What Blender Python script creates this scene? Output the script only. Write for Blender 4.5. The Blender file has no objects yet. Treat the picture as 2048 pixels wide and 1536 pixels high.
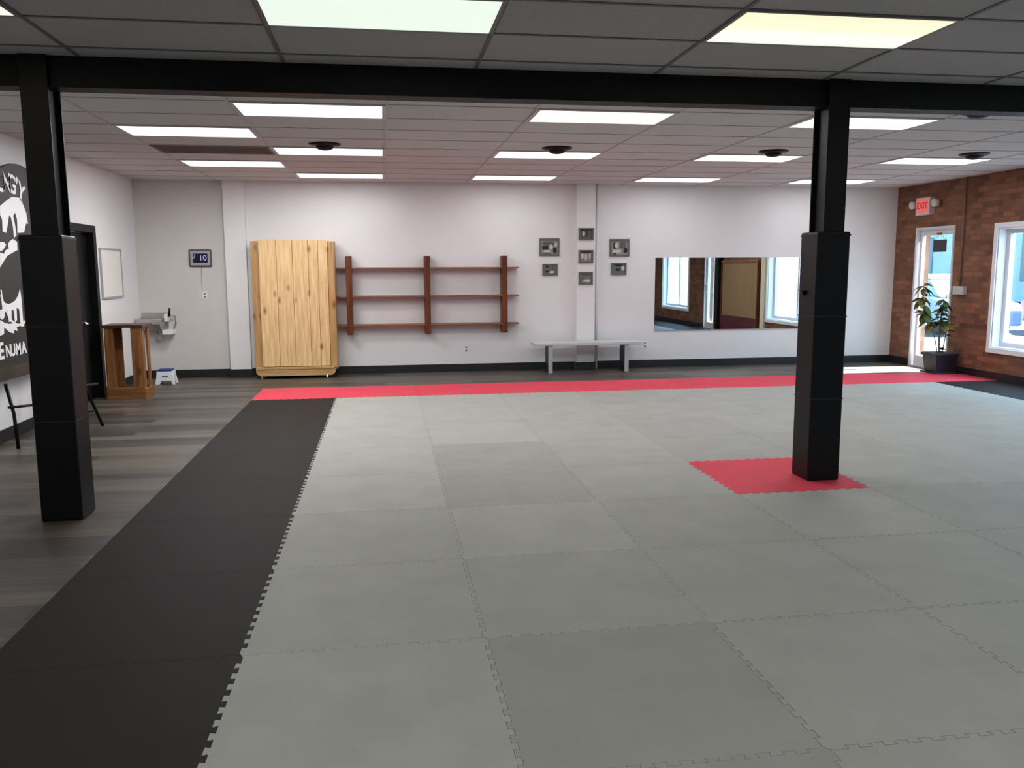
import bpy, bmesh, math, random
from mathutils import Vector, Matrix
S = bpy.context.scene
C = S.collection
PI = math.pi
# ------------------------------------------------------------------ camera
f_px, PITCH, YAW, ROLL, CAM_H = 1679.16, -0.1358, 0.1504, -0.0045, 1.5634
cd = bpy.data.cameras.new('camera'); cam = bpy.data.objects.new('camera', cd); C.objects.link(cam)
cd.sensor_width = 36.0; cd.lens = f_px / 2048 * 36.0; cd.clip_start = 0.05; cd.clip_end = 300
fwd = Vector((math.sin(YAW) * math.cos(PITCH), math.cos(YAW) * math.cos(PITCH), math.sin(PITCH)))
rt = Vector((math.cos(YAW), -math.sin(YAW), 0)); up = rt.cross(fwd)
R_ = math.cos(ROLL) * rt + math.sin(ROLL) * up; U_ = -math.sin(ROLL) * rt + math.cos(ROLL) * up
M = Matrix((R_, U_, -fwd)).transposed().to_4x4(); M.translation = Vector((0, 0, CAM_H))
cam.matrix_world = M
S.camera = cam
# ------------------------------------------------------------------ world, sun, exposure
S.view_settings.view_transform = 'Standard'; S.view_settings.look = 'None'
S.view_settings.exposure = 0.13; S.view_settings.gamma = 1.0; S.view_settings.use_curve_mapping = False
w = bpy.data.worlds.new('sky'); S.world = w; w.use_nodes = True
wn = w.node_tree.nodes; wl = w.node_tree.links
bg = wn['Background']; tc = wn.new('ShaderNodeTexCoord'); sx = wn.new('ShaderNodeSeparateXYZ'); rp = wn.new('ShaderNodeValToRGB')
wl.new(tc.outputs['Generated'], sx.inputs[0]); wl.new(sx.outputs['Z'], rp.inputs[0])
rp.color_ramp.elements[0].position = 0.0; rp.color_ramp.elements[0].color = (0.60, 0.86, 1.0, 1)
rp.color_ramp.elements[1].position = 0.6; rp.color_ramp.elements[1].color = (0.38, 0.66, 1.0, 1)
wl.new(rp.outputs[0], bg.inputs[0]); bg.inputs[1].default_value = 4.0
sd = bpy.data.lights.new('sun', 'SUN'); sd.energy = 95.0; sd.angle = math.radians(0.8); sd.color = (1.0, 0.95, 0.94)
sun = bpy.data.objects.new('sun', sd); C.objects.link(sun)
sun.rotation_euler = Vector((-1, 0.04, -1.0)).to_track_quat('-Z', 'Y').to_euler(); sun.location = (16, 8, 9)
LAMP_REAR, P_REAR, P_NEAR, P_DIM = 1.6, 16.5, 24.0, 2.5     # diffuser radiance, tube output in watts
# ------------------------------------------------------------------ geometry constants
XL, XR, YB, YF = -3.55, 8.45, 13.05, -3.2
HC = 2.868; FZ = -0.02; TW, TD = 1.22, 0.61
# ------------------------------------------------------------------ material helpers
def mat(name, col, rough=0.6, metal=0.0, spec=0.5, emit=None, estr=1.0):
    m = bpy.data.materials.new(name); m.use_nodes = True; b = m.node_tree.nodes['Principled BSDF']
    b.inputs['Base Color'].default_value = (*col, 1); b.inputs['Roughness'].default_value = rough
    b.inputs['Metallic'].default_value = metal; b.inputs['Specular IOR Level'].default_value = spec
    if emit: b.inputs['Emission Color'].default_value = (*emit, 1); b.inputs['Emission Strength'].default_value = estr
    return m
class NT:
    def __init__(s, m): s.t = m.node_tree; s.b = s.t.nodes['Principled BSDF']
    def n(s, typ, **kw):
        x = s.t.nodes.new(typ)
        for k, v in kw.items(): setattr(x, k, v)
        return x
    def l(s, a, b): s.t.links.new(a, b)
    def coords(s, scale=(1, 1, 1), rot=(0, 0, 0), kind='Object', swap=None):
        t = s.n('ShaderNodeTexCoord'); src = t.outputs[kind]
        if swap:
            sp = s.n('ShaderNodeSeparateXYZ'); cb = s.n('ShaderNodeCombineXYZ'); s.l(src, sp.inputs[0])
            for i, a in enumerate(swap):
                if a: s.l(sp.outputs[a], cb.inputs[i])
            src = cb.outputs[0]
        mp = s.n('ShaderNodeMapping'); s.l(src, mp.inputs[0]); mp.inputs['Scale'].default_value = scale; mp.inputs['Rotation'].default_value = rot
        return mp.outputs[0]
    def noise(s, vec, sc, det=4, rough=.6):
        x = s.n('ShaderNodeTexNoise'); x.inputs['Scale'].default_value = sc; x.inputs['Detail'].default_value = det; x.inputs['Roughness'].default_value = rough
        s.l(vec, x.inputs['Vector']); return x.outputs['Fac']
    def ramp(s, fac, stops):
        r = s.n('ShaderNodeValToRGB'); e = r.color_ramp.elements
        while len(e) > 1: e.remove(e[-1])
        e[0].position = stops[0][0]; e[0].color = (*stops[0][1], 1)
        for p, c in stops[1:]: k = e.new(p); k.color = (*c, 1)
        s.l(fac, r.inputs[0]); return r.outputs[0]
    def mix(s, fac, a, b, mode='MIX'):
        x = s.n('ShaderNodeMix', data_type='RGBA', blend_type=mode)
        if isinstance(fac, (int, float)): x.inputs[0].default_value = fac
        else: s.l(fac, x.inputs[0])
        for i, v in ((6, a), (7, b)):
            if isinstance(v, tuple): x.inputs[i].default_value = (*v, 1)
            else: s.l(v, x.inputs[i])
        return x.outputs[2]
    def bump(s, h, strength=.3, dist=.01):
        x = s.n('ShaderNodeBump'); x.inputs['Strength'].default_value = strength; x.inputs['Distance'].default_value = dist
        s.l(h, x.inputs['Height']); s.l(x.outputs[0], s.b.inputs['Normal'])
def noisy(name, col, rough=.6, sc=8, var=.12, scale=(1, 1, 1), bump=0.0, bsc=60, metal=0, spec=.5):
    m = mat(name, col, rough, metal, spec); t = NT(m); v = t.coords(scale)
    lo = tuple(c * (1 - var) for c in col); hi = tuple(min(1, c * (1 + var)) for c in col)
    t.l(t.ramp(t.noise(v, sc), [(.3, lo), (.7, hi)]), t.b.inputs['Base Color'])
    if bump: t.bump(t.noise(v, bsc, 3), bump, .004)
    return m
# ------------------------------------------------------------------ materials
def wood(name, dark, light, axis='Z', rough=.5, knots=0.0):
    m = mat(name, light, rough, spec=.35); t = NT(m)
    st = {'Z': (14, 14, .9), 'X': (.9, 14, 14), 'Y': (14, .9, 14)}[axis]
    v = t.coords(st); g = t.noise(v, 2.2, 5, .65)
    c = t.ramp(g, [(.32, dark), (.66, light)])
    if knots:
        vv = t.coords({'Z': (5.5, 5.5, 2.6), 'X': (2.6, 5.5, 5.5), 'Y': (5.5, 2.6, 5.5)}[axis]); vo = t.n('ShaderNodeTexVoronoi'); t.l(vv, vo.inputs['Vector']); vo.inputs['Scale'].default_value = 1.0
        k = t.ramp(vo.outputs['Distance'], [(.06, (1, 1, 1)), (.20, (0, 0, 0))])
        sp = t.n('ShaderNodeSeparateColor'); t.l(k, sp.inputs[0]); mm = t.n('ShaderNodeMath', operation='MULTIPLY'); t.l(sp.outputs[0], mm.inputs[0]); mm.inputs[1].default_value = knots
        c = t.mix(mm.outputs[0], c, (dark[0] * .42, dark[1] * .28, dark[2] * .2))
    t.l(c, t.b.inputs['Base Color']); t.bump(g, .15, .003)
    return m
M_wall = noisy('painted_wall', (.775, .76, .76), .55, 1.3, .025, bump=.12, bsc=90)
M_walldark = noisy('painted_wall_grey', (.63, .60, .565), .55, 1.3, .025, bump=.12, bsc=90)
M_black = noisy('black_paint', (.005, .0052, .0055), .42, 6, .25, spec=.2)
M_beam = noisy('beam_paint', (.005, .0055, .006), .5, 4, .3, spec=.2)
M_vinyl = noisy('black_vinyl', (.0032, .0036, .0046), .4, 20, .2, bump=.25, bsc=70, spec=.22)
M_seam = mat('vinyl_seam', (.004, .004, .005), .6)
M_base = mat('baseboard_rubber', (.009, .010, .012), .45)
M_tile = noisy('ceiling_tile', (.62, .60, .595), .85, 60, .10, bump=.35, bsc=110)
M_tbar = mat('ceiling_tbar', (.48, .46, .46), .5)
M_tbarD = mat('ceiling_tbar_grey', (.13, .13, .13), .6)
M_grille = noisy('air_grille', (.16, .13, .11), .6, 40, .2)
M_white = mat('white_paint', (.78, .80, .82), .4)
M_alu = noisy('door_frame_white', (.62, .60, .62), .4, 5, .05)
M_steel = noisy('brushed_steel', (.55, .52, .48), .32, 30, .1, (1, 1, 8), metal=.9)
M_chrome = mat('chrome', (.75, .75, .76), .18, 1.0)
M_redwood = wood('stained_red_wood', (.060, .013, .004), (.18, .048, .014), 'Z', .4)
M_redwoodX = wood('stained_shelf_wood', (.16, .055, .022), (.34, .145, .065), 'X', .42)
M_brown = wood('brown_stand_wood', (.13, .048, .014), (.33, .145, .045), 'Z', .45, .7)
M_brownX = wood('brown_stand_board', (.13, .048, .014), (.31, .14, .045), 'X', .45)
M_browntop = wood('dark_stand_top', (.05, .022, .012), (.10, .045, .025), 'X', .4)
M_pine = wood('pine_planks', (.62, .385, .17), (.90, .62, .325), 'Z', .5, .9)
M_pine2 = wood('pine_planks_ochre', (.40, .215, .08), (.62, .37, .15), 'Z', .5, .9)
M_pineX = wood('pine_beam', (.40, .22, .08), (.60, .38, .16), 'X', .5)
M_groove = mat('plank_groove', (.22, .12, .045), .8)
M_ply = wood('plywood_tan', (.26, .155, .075), (.35, .215, .11), 'Z', .6)
M_maroon = noisy('maroon_vinyl', (.10, .008, .018), .45, 10, .15)
M_cream = mat('cream_trim', (.72, .66, .48), .5)
M_greenleaf = noisy('leaf_green', (.06, .10, .02), .45, 9, .5)
M_yleaf = noisy('leaf_yellow_green', (.17, .17, .03), .45, 9, .4)
M_stem = noisy('plant_stem', (.12, .10, .035), .6, 20, .3)
M_soil = noisy('potting_soil', (.05, .035, .025), .9, 60, .4, bump=.6)
M_pot = noisy('dark_plastic_pot', (.012, .013, .022), .4, 8, .2)
M_blue = mat('blue_plastic', (.02, .03, .19), .4)
M_print = mat('printed_white', (.80, .79, .80), .6)
M_printB = noisy('printed_black', (.022, .020, .019), .55, 12, .2)
M_printBr = noisy('printed_brown', (.045, .034, .024), .55, 4, .35)
M_mirror = mat('mirror_silver', (.84, .88, .88), .0, 1.0)
M_frame = noisy('picture_frame_grey', (.12, .11, .105), .5, 12, .15)
M_paper = mat('whiteboard', (.80, .77, .72), .35)
M_greyframe = mat('grey_metal_frame', (.42, .41, .41), .4, .3)
# glass that lets daylight through
def glass():
    m = bpy.data.materials.new('clear_glass'); m.use_nodes = True; t = m.node_tree; t.nodes.clear()
    o = t.nodes.new('ShaderNodeOutputMaterial'); tr = t.nodes.new('ShaderNodeBsdfTransparent'); gl = t.nodes.new('ShaderNodeBsdfGlossy')
    tr.inputs[0].default_value = (.88, .97, .98, 1); gl.inputs['Roughness'].default_value = 0.0
    mx = t.nodes.new('ShaderNodeMixShader'); mx.inputs[0].default_value = .07
    t.links.new(tr.outputs[0], mx.inputs[1]); t.links.new(gl.outputs[0], mx.inputs[2]); t.links.new(mx.outputs[0], o.inputs[0])
    return m
M_glass = glass()
# brick
def brick():
    m = mat('brick', (.15, .07, .04), .85); t = NT(m)
    v = t.coords(swap=('Y', 'Z', None)); b = t.n('ShaderNodeTexBrick'); t.l(v, b.inputs['Vector'])
    b.inputs['Scale'].default_value = 1.0; b.inputs['Brick Width'].default_value = .21; b.inputs['Row Height'].default_value = .075
    b.inputs['Mortar Size'].default_value = .006; b.inputs['Mortar Smooth'].default_value = .3; b.inputs['Bias'].default_value = -.1
    b.inputs['Color1'].default_value = (.090, .034, .020, 1); b.inputs['Color2'].default_value = (.29, .115, .062, 1); b.inputs['Mortar'].default_value = (.10, .062, .045, 1)
    n = t.noise(t.coords((1, 1, 1)), 3.2, 5); c = t.mix(t.ramp(n, [(.3, (0, 0, 0)), (.75, (.6, .6, .6))]), b.outputs['Color'], (.25, .115, .06))
    t.l(c, t.b.inputs['Base Color']); t.bump(b.outputs['Fac'], -.5, .006); return m
M_brick = brick()
# wood plank floor
def plankfloor():
    m = mat('grey_brown_plank_floor', (.1, .08, .065), .42, spec=.4); t = NT(m)
    v = t.coords(); b = t.n('ShaderNodeTexBrick'); t.l(v, b.inputs['Vector']); b.offset = .37
    b.inputs['Scale'].default_value = 1.0; b.inputs['Brick Width'].default_value = 1.22; b.inputs['Row Height'].default_value = .18
    b.inputs['Mortar Size'].default_value = .0015; b.inputs['Color1'].default_value = (.036, .030, .025, 1); b.inputs['Color2'].default_value = (.118, .096, .076, 1); b.inputs['Mortar'].default_value = (.02, .018, .016, 1)
    n = t.noise(t.coords((.55, 13, 1)), 2.6, 6, .7); c = t.mix(.75, b.outputs['Color'], t.ramp(n, [(.30, (.40, .39, .38)), (.5, (.9, .9, .9)), (.70, (1.55, 1.5, 1.45))]), 'MULTIPLY')
    t.l(c, t.b.inputs['Base Color']); t.bump(n, .08, .003); return m
M_floor = plankfloor()
MATC = {}
def foam(name, col, rough=.6, spec=.22):
    m = mat(name, col, rough, spec=spec); t = NT(m); v = t.coords(kind='Generated')
    g = t.coords(); n1 = t.noise(g, 3.0, 4); lo = tuple(c * .93 for c in col); hi = tuple(c * 1.06 for c in col)
    t.l(t.ramp(n1, [(.3, lo), (.7, hi)]), t.b.inputs['Base Color'])
    t.bump(t.noise(g, 260, 2), .25, .002); return m
def greymat(k):
    k = round(k, 2)
    if k not in MATC: MATC[k] = foam('grey_foam_%d' % int(k * 100), (.325 * k, .320 * k, .288 * k))
    return MATC[k]
M_fred = foam('red_foam', (.64, .058, .088), .65, .12); M_fblack = foam('black_foam', (.021, .018, .0165), .65, .09)
# ------------------------------------------------------------------ mesh helpers
class MB:
    def __init__(s): s.v = []; s.f = []; s.sm = []; s.mi = []; s.cur = 0
    def add(s, vs, fs, smooth=False):
        o = len(s.v); s.v += [tuple(v) for v in vs]; s.f += [tuple(i + o for i in f) for f in fs]
        s.sm += [smooth] * len(fs); s.mi += [s.cur] * len(fs); return s
    def box(s, x0, x1, y0, y1, z0, z1):
        v = [(x, y, z) for x in (x0, x1) for y in (y0, y1) for z in (z0, z1)]
        return s.add(v, [(0, 1, 3, 2), (4, 6, 7, 5), (0, 4, 5, 1), (2, 3, 7, 6), (0, 2, 6, 4), (1, 5, 7, 3)])
    def tube(s, pts, r, n=10, smooth=True):
        pts = [Vector(p) for p in pts]; rr = r if isinstance(r, (list, tuple)) else [r] * len(pts); vs = []; fs = []
        for i, p in enumerate(pts):
            d = (pts[min(i + 1, len(pts) - 1)] - pts[max(i - 1, 0)]).normalized()
            a = d.cross(Vector((0, 0, 1))); a = a if a.length > .01 else d.cross(Vector((1, 0, 0))); a.normalize(); b = d.cross(a)
            for k in range(n): t = 2 * PI * k / n; vs.append(p + (a * math.cos(t) + b * math.sin(t)) * rr[i])
        for i in range(len(pts) - 1):
            for k in range(n): k2 = (k + 1) % n; fs.append((i * n + k, i * n + k2, (i + 1) * n + k2, (i + 1) * n + k))
        s.add(vs, fs, smooth); o = len(s.v) - len(vs)
        s.f += [tuple(o + k for k in range(n)), tuple(o + (len(pts) - 1) * n + k for k in range(n))]; s.sm += [False] * 2; s.mi += [s.cur] * 2
        return s
    def lathe(s, prof, c, n=28, axis='Z', smooth=True):
        vs = []; fs = []; c = Vector(c)
        for r, h in prof:
            for k in range(n):
                t = 2 * PI * k / n; a, b = r * math.cos(t), r * math.sin(t)
                vs.append(c + (Vector((a, b, h)) if axis == 'Z' else Vector((h, a, b)) if axis == 'X' else Vector((a, h, b))))
        for i in range(len(prof) - 1):
            for k in range(n): k2 = (k + 1) % n; fs.append((i * n + k, i * n + k2, (i + 1) * n + k2, (i + 1) * n + k))
        return s.add(vs, fs, smooth)
    def prism(s, poly, a0, a1, plane='XY'):
        P = {'XY': lambda u, v, w: (u, v, w), 'XZ': lambda u, v, w: (u, w, v), 'YZ': lambda u, v, w: (w, u, v)}[plane]; n = len(poly)
        vs = [P(u, v, a0) for u, v in poly] + [P(u, v, a1) for u, v in poly]
        fs = [tuple(range(n))[::-1], tuple(range(n, 2 * n))] + [(i, (i + 1) % n, n + (i + 1) % n, n + i) for i in range(n)]
        return s.add(vs, fs)
    def build(s, name, ms, parent=None, bevel=0.0, seg=2):
        me = bpy.data.meshes.new(name); me.from_pydata(s.v, [], s.f); ms = ms if isinstance(ms, (list, tuple)) else [ms]
        for m in ms: me.materials.append(m)
        for p, sm, mi in zip(me.polygons, s.sm, s.mi): p.use_smooth = sm; p.material_index = mi
        bm = bmesh.new(); bm.from_mesh(me); bmesh.ops.recalc_face_normals(bm, faces=bm.faces); bm.to_mesh(me); bm.free()
        o = bpy.data.objects.new(name, me); C.objects.link(o)
        if parent: o.parent = parent; o.location = -Vector(parent.location)
        if bevel:
            b = o.modifiers.new('bevel', 'BEVEL'); b.width = bevel; b.segments = seg; b.limit_method = 'ANGLE'; b.angle_limit = math.radians(35)
        return o
def tag(o, label=None, cat=None, group=None, kind=None):
    if label: o['label'] = label
    if cat: o['category'] = cat
    if group: o['group'] = group
    if kind: o['kind'] = kind
    return o
def thing(name, label, cat, loc, group=None):
    o = bpy.data.objects.new(name, None); C.objects.link(o); o.location = loc; o.empty_display_size = .1
    return tag(o, label, cat, group)
def struct(name, mb, m, **k): return tag(mb.build(name, m, **k), kind='structure')
def textmesh(s, size, to_world, depth=.002, bold=0.0):
    cu = bpy.data.curves.new('t', 'FONT'); cu.body = s; cu.size = size; cu.align_x = 'CENTER'; cu.align_y = 'CENTER'; cu.extrude = depth; cu.offset = bold
    o = bpy.data.objects.new('t', cu); C.objects.link(o); dg = bpy.context.evaluated_depsgraph_get(); me = bpy.data.meshes.new_from_object(o.evaluated_get(dg))
    vs = [to_world @ v.co for v in me.vertices]; fs = [tuple(p.vertices) for p in me.polygons]
    bpy.data.objects.remove(o); return vs, fs
# ================================================================== SHELL
b = MB(); b.box(XL - .25, XR + .25, YF - .25, YB + .25, FZ - .2, FZ); struct('floor', b, M_floor)
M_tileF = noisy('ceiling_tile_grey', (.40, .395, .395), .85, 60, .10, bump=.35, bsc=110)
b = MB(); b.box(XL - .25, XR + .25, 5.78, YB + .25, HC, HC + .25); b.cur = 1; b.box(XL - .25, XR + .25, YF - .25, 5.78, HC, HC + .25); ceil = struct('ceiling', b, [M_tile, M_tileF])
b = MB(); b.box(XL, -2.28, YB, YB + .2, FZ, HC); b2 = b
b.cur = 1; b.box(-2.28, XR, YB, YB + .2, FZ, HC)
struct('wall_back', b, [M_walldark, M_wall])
b = MB(); b.box(XL - .2, XL, YF, 10.22, FZ, HC).box(XL - .2, XL, 11.16, YB + .2, FZ, HC).box(XL - .2, XL, 10.22, 11.16, 2.06, HC); struct('wall_left', b, M_wall)
b = MB(); b.box(XL - .2, XR + .25, YF - .2, YF, FZ, HC); struct('wall_front', b, M_wall)
# right brick wall with openings (y0,y1,z0,z1)
OP = [(11.56, 12.50, FZ, 2.19), (8.38, 10.66, .44, 2.10), (4.62, 5.34, FZ, 2.19), (1.25, 3.42, .44, 2.10)]
b = MB(); ys = sorted([YF, YB + .2] + [y for o in OP for y in o[:2]])
for a, c in zip(ys[:-1], ys[1:]):
    o = [q for q in OP if abs(q[0] - a) < 1e-6 and abs(q[1] - c) < 1e-6]
    if o:
        if o[0][2] > 0: b.box(XR, XR + .25, a, c, FZ, o[0][2])
        b.box(XR, XR + .25, a, c, o[0][3], HC)
    else: b.box(XR, XR + .25, a, c, FZ, HC)
struct('wall_right', b, M_brick)
# pilasters on the back wall
b = MB(); b.box(-2.285, -1.985, YB - .10, YB, FZ, HC); struct('trim_1', b, M_wall, bevel=.004)
b = MB(); b.box(2.99, 3.285, YB - .12, YB, FZ, HC); struct('trim_2', b, M_wall, bevel=.004)
b = MB(); b.tube([(3.34, YB - .02, FZ), (3.34, YB - .02, HC)], .02, 8); struct('trim_3', b, M_wall)
# baseboards
b = MB(); b.box(XL, -2.285, YB - .015, YB, FZ, .10).box(-2.30, -1.97, YB - .115, YB - .10, FZ, .10).box(-1.985, 2.99, YB - .015, YB, FZ, .10).box(2.975, 3.30, YB - .135, YB - .12, FZ, .10).box(3.285, XR - .015, YB - .015, YB, FZ, .10)
struct('baseboard_back', b, M_base)
b = MB(); b.box(XL, XL + .015, YF, 10.14, FZ, .10).box(XL, XL + .015, 11.26, YB - .015, FZ, .10); struct('baseboard_left', b, M_base)
b = MB()
for a, c in ((12.55, YB), (5.92, 11.50), (YF, 4.58)): b.box(XR - .015, XR, a, c, FZ, .10)
struct('baseboard_right', b, M_base)
# ceiling grid
b = MB(); zt = HC - .006; CX = .059
for m in range(-3, 7):
    x = CX + m * TW
    if XL < x < XR: b.box(x - .012, x + .012, 5.90, YB, zt, HC)
y = 7.61 - 2 * TD
while y < YB:
    if y > 5.9: b.box(XL, XR, y - .012, y + .012, zt + .001, HC)
    y += TD
o = b.build('ceiling_grid_bars', M_tbar, ceil)
b = MB()
for m in range(-3, 8):
    x = -.589 + m * TW
    if XL < x < XR: b.box(x - .012, x + .012, YF, 5.68, zt, HC)
y = 4.86 + TD
while y > YF:
    b.box(XL, XR, y - .012, y + .012, zt + .001, HC); y -= TD
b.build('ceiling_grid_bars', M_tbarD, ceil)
# ================================================================== CEILING LIGHTS
M_tube = mat('panel_white_lit', (.8, .8, .8), .5, emit=(1.0, .955, .965), estr=LAMP_REAR)
M_pg = mat('panel_green_white_lit', (.5, .5, .5), .5, emit=(.70, .80, .70), estr=1.0)
def streak():
    m = mat('panel_yellowed_lit', (.5, .5, .5), .5); t = NT(m)
    v = t.coords((.3, 6, 1)); n = t.noise(v, 1.4, 3); sp = t.n('ShaderNodeTexCoord'); s2 = t.n('ShaderNodeSeparateXYZ'); t.l(sp.outputs['Generated'], s2.inputs[0])
    base = t.ramp(s2.outputs['Y'], [(.0, (.92, .80, .55)), (.45, (.95, .85, .58)), (.62, (.95, .93, .80)), (.95, (.80, .84, .76))])
    c = t.mix(.5, base, t.ramp(n, [(.35, (.85, .85, .8)), (.65, (1.1, 1.08, 1.05))]), 'MULTIPLY')
    t.l(c, t.b.inputs['Emission Color']); t.b.inputs['Emission Strength'].default_value = 1.0; return m
M_py = streak()
M_lframe = mat('light_frame', (.55, .54, .54), .5); M_lframeD = mat('light_frame_grey', (.2, .2, .2), .5)
def light(x0, y1, label, m, group, fm, ins=.035, power=0, col=(.95, .975, 1)):
    # x0 left edge, y1 far edge; panel TW x TD
    t = thing('ceiling_light', label, 'light', (x0 + TW / 2, y1 - TD / 2, HC - .001), group)
    x1, y0 = x0 + TW, y1 - TD; z0, z1 = HC - .011, HC - .001; fr = MB()
    fr.box(x0, x1, y0, y0 + ins, z0, z1).box(x0, x1, y1 - ins, y1, z0, z1).box(x0, x0 + ins, y0 + ins, y1 - ins, z0, z1).box(x1 - ins, x1, y0 + ins, y1 - ins, z0, z1)
    fr.build('light_frame', fm, t)
    d = MB(); d.box(x0 + ins, x1 - ins, y0 + ins, y1 - ins, HC - .008, HC - .002); d.build('diffuser', m, t)
    al = bpy.data.lights.new('tube_light', 'AREA'); al.shape = 'RECTANGLE'; al.size = TW - 2 * ins - .01; al.size_y = TD - 2 * ins - .01; al.energy = power; al.color = col; al.spread = math.radians(180)
    ao = bpy.data.objects.new('tube_light', al); C.objects.link(ao); ao.parent = t; ao.location = (0, 0, -.0085)
G1 = 'white fluorescent panels in the rear ceiling'; G2 = 'dim fluorescent panels in the front ceiling'
R = [7.61 + TW * k for k in range(5)]
RL = [(-1, 0, 'bright white panel light nearest the beam, above left of the pine crate'), (1, 0, 'bright white panel light nearest the beam, in the middle of the ceiling'),
      (3, 0, 'bright white panel light nearest the beam, half behind the right column'), (5, 0, 'bright white panel light nearest the beam by the brick wall'),
      (-2, 1, 'bright white panel light furthest left, beyond it the brown ceiling grille'), (-1, 2, 'bright white panel light touching the brown grille, behind the leftmost dark dome'),
      (1, 2, 'bright white panel light behind the second dark dome from the left'), (3, 2, 'bright white panel light behind the dark dome left of the right column'),
      (5, 2, 'bright white panel light behind the dark dome nearest the brick wall'), (-2, 3, 'bright white panel light just beyond the brown ceiling grille, near the left corner'),
      (-1, 4, 'furthest white panel light, above the pine crate by the back wall'), (1, 4, 'furthest white panel light, above the picture frames on the back wall'),
      (3, 4, 'furthest white panel light, above the wall mirror'), (5, 4, 'furthest white panel light, crossed by the right column and near the brick wall')]
for m_, k, lb in RL: light(CX + m_ * TW, R[k], lb, M_tube, G1, M_lframe, power=P_REAR * {-2: 2.4, -1: 1.2, 1: .98, 3: .95, 5: 1.05}[m_] * (.45 if k == 4 else 1.1))
light(-.589, 4.86, 'large pale green white panel light at the top centre, before the black beam', M_pg, G2, M_lframeD, .02, P_DIM, (.80, .95, .82))
light(-.589 + 2 * TW, 4.86, 'yellowed panel light at the top right, before the black beam', M_py, G2, M_lframeD, .02, P_DIM, (1, .9, .68))
light(-.589 - 2 * TW, 4.86, 'dim panel light whose corner shows at the top left edge', M_py, G2, M_lframeD, .02, P_DIM, (1, .9, .68))
light(-.589 + 4 * TW, 4.86, 'dim panel light of the front ceiling closest to the brick wall', M_pg, G2, M_lframeD, .02, P_DIM, (.80, .95, .82))
for mm, lb in ((-2, 'added unseen panel light over the near wood floor, by the left wall'), (0, 'added unseen panel light over the near end of the charcoal border'), (2, 'added unseen panel light over the middle of the near mats'), (4, 'added unseen panel light over the near mats on the brick wall side')): light(-.589 + mm * TW, 1.20, lb, M_tube, G2, M_lframeD, .02, P_NEAR)  # full-output panels added out of view to brighten the near mats
# brown air grille
t = thing('ceiling_grille', 'brown return air grille in the left rear ceiling', 'vent', (CX - 1.5 * TW, 9.755, HC - .001))
x0, x1, y0, y1 = CX - 2 * TW, CX - TW, 9.46, 10.04
b = MB(); b.box(x0, x1, y0, y0 + .03, HC - .010, HC - .001).box(x0, x1, y1 - .03, y1, HC - .010, HC - .001).box(x0, x0 + .03, y0 + .03, y1 - .03, HC - .010, HC - .001).box(x1 - .03, x1, y0 + .03, y1 - .03, HC - .010, HC - .001); b.build('grille_frame', M_grille, t)
b = MB()
for k in range(17): yy = y0 + .045 + k * .030; b.add([(x0 + .03, yy, HC - .002), (x1 - .03, yy, HC - .002), (x1 - .03, yy + .014, HC - .009), (x0 + .03, yy + .014, HC - .009), (x0 + .03, yy + .003, HC - .001), (x1 - .03, yy + .003, HC - .001), (x1 - .03, yy + .017, HC - .008), (x0 + .03, yy + .017, HC - .008)], [(0, 1, 2, 3), (4, 7, 6, 5), (0, 4, 5, 1), (3, 2, 6, 7), (0, 3, 7, 4), (1, 5, 6, 2)])
b.build('louvre_blades', M_grille, t)
# dark dome diffusers
for x, y, lb in ((-.57, 9.2, 'dark round ceiling dome leftmost, above the pine crate'), (1.90, 9.2, 'dark round ceiling dome second from left, above the shelf end'), (4.37, 9.15, 'dark round ceiling dome just left of the right column'), (6.82, 9.1, 'dark round ceiling dome nearest the brick wall'), (4.98, 6.62, 'dark round ceiling dome half hidden by the black beam')):
    t = thing('ceiling_dome', lb, 'ceiling fixture', (x, y, HC - .001), 'dark ceiling domes')
    b = MB(); b.lathe([(.0, HC - .001), (.165, HC - .001), (.165, HC - .010), (.13, HC - .024), (.09, HC - .028)], (x, y, 0)); b.build('rim_ring', M_black, t)
    b = MB(); b.lathe([(.10, HC - .024), (.092, HC - .042), (.068, HC - .058), (.03, HC - .066), (.0, HC - .068)], (x, y, 0)); b.build('dome', M_black, t)
# ================================================================== BEAM + COLUMNS
b = MB(); b.box(XL, XR, 5.70, 5.86, HC - .012, HC).box(XL, XR, 5.772, 5.788, 2.70, HC - .012).box(XL, XR, 5.70, 5.86, 2.682, 2.70)
b.box(XL, XR, 5.705, 5.72, 2.70, HC - .012)
tag(b.build('ceiling_beam', M_beam), 'long black steel beam across the ceiling on the columns', 'beam')
def column(cx, cy, zb, label, side, pad=True):
    t = thing('support_column', label, 'column', (cx, cy, zb), 'black columns under the beam')
    w_ = .088; y0, y1 = 5.665, 5.875
    b = MB(); b.box(cx - w_ + .008, cx + w_ - .008, y0, y0 + .012, zb, HC).box(cx - w_ + .008, cx + w_ - .008, y1 - .012, y1, zb, HC).box(cx - .05, cx + .05, y0 + .012, y1 - .012, zb, HC)
    b.build('steel_post', M_black, t, bevel=.002)
    if pad:
        p = .125; h = 1.82 if side > 0 else 1.785; py = cy
        b = MB(); b.box(cx - p, cx + p, py - p, py + p, zb, h); po = b.build('column_padding', M_vinyl, t, bevel=.012, seg=3)
        sm = MB()
        for z in (.62, 1.22) if side < 0 else (.61, 1.21):
            sm.box(cx - p - .0015, cx + p + .0015, py - p - .0015, py + p + .0015, z, z + .008)
        sb = sm.build('padding_seam', M_seam, t)
        rim = MB(); rim.box(cx - p - .002, cx + p + .002, py - p - .002, py + p + .002, h - .03, h - .018); rim.build('padding_hem', M_vinyl, t, bevel=.001)
    return t
tL = column(-2.068, 5.70, FZ, 'black padded column on the left, standing on the wood floor', -1)
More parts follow.
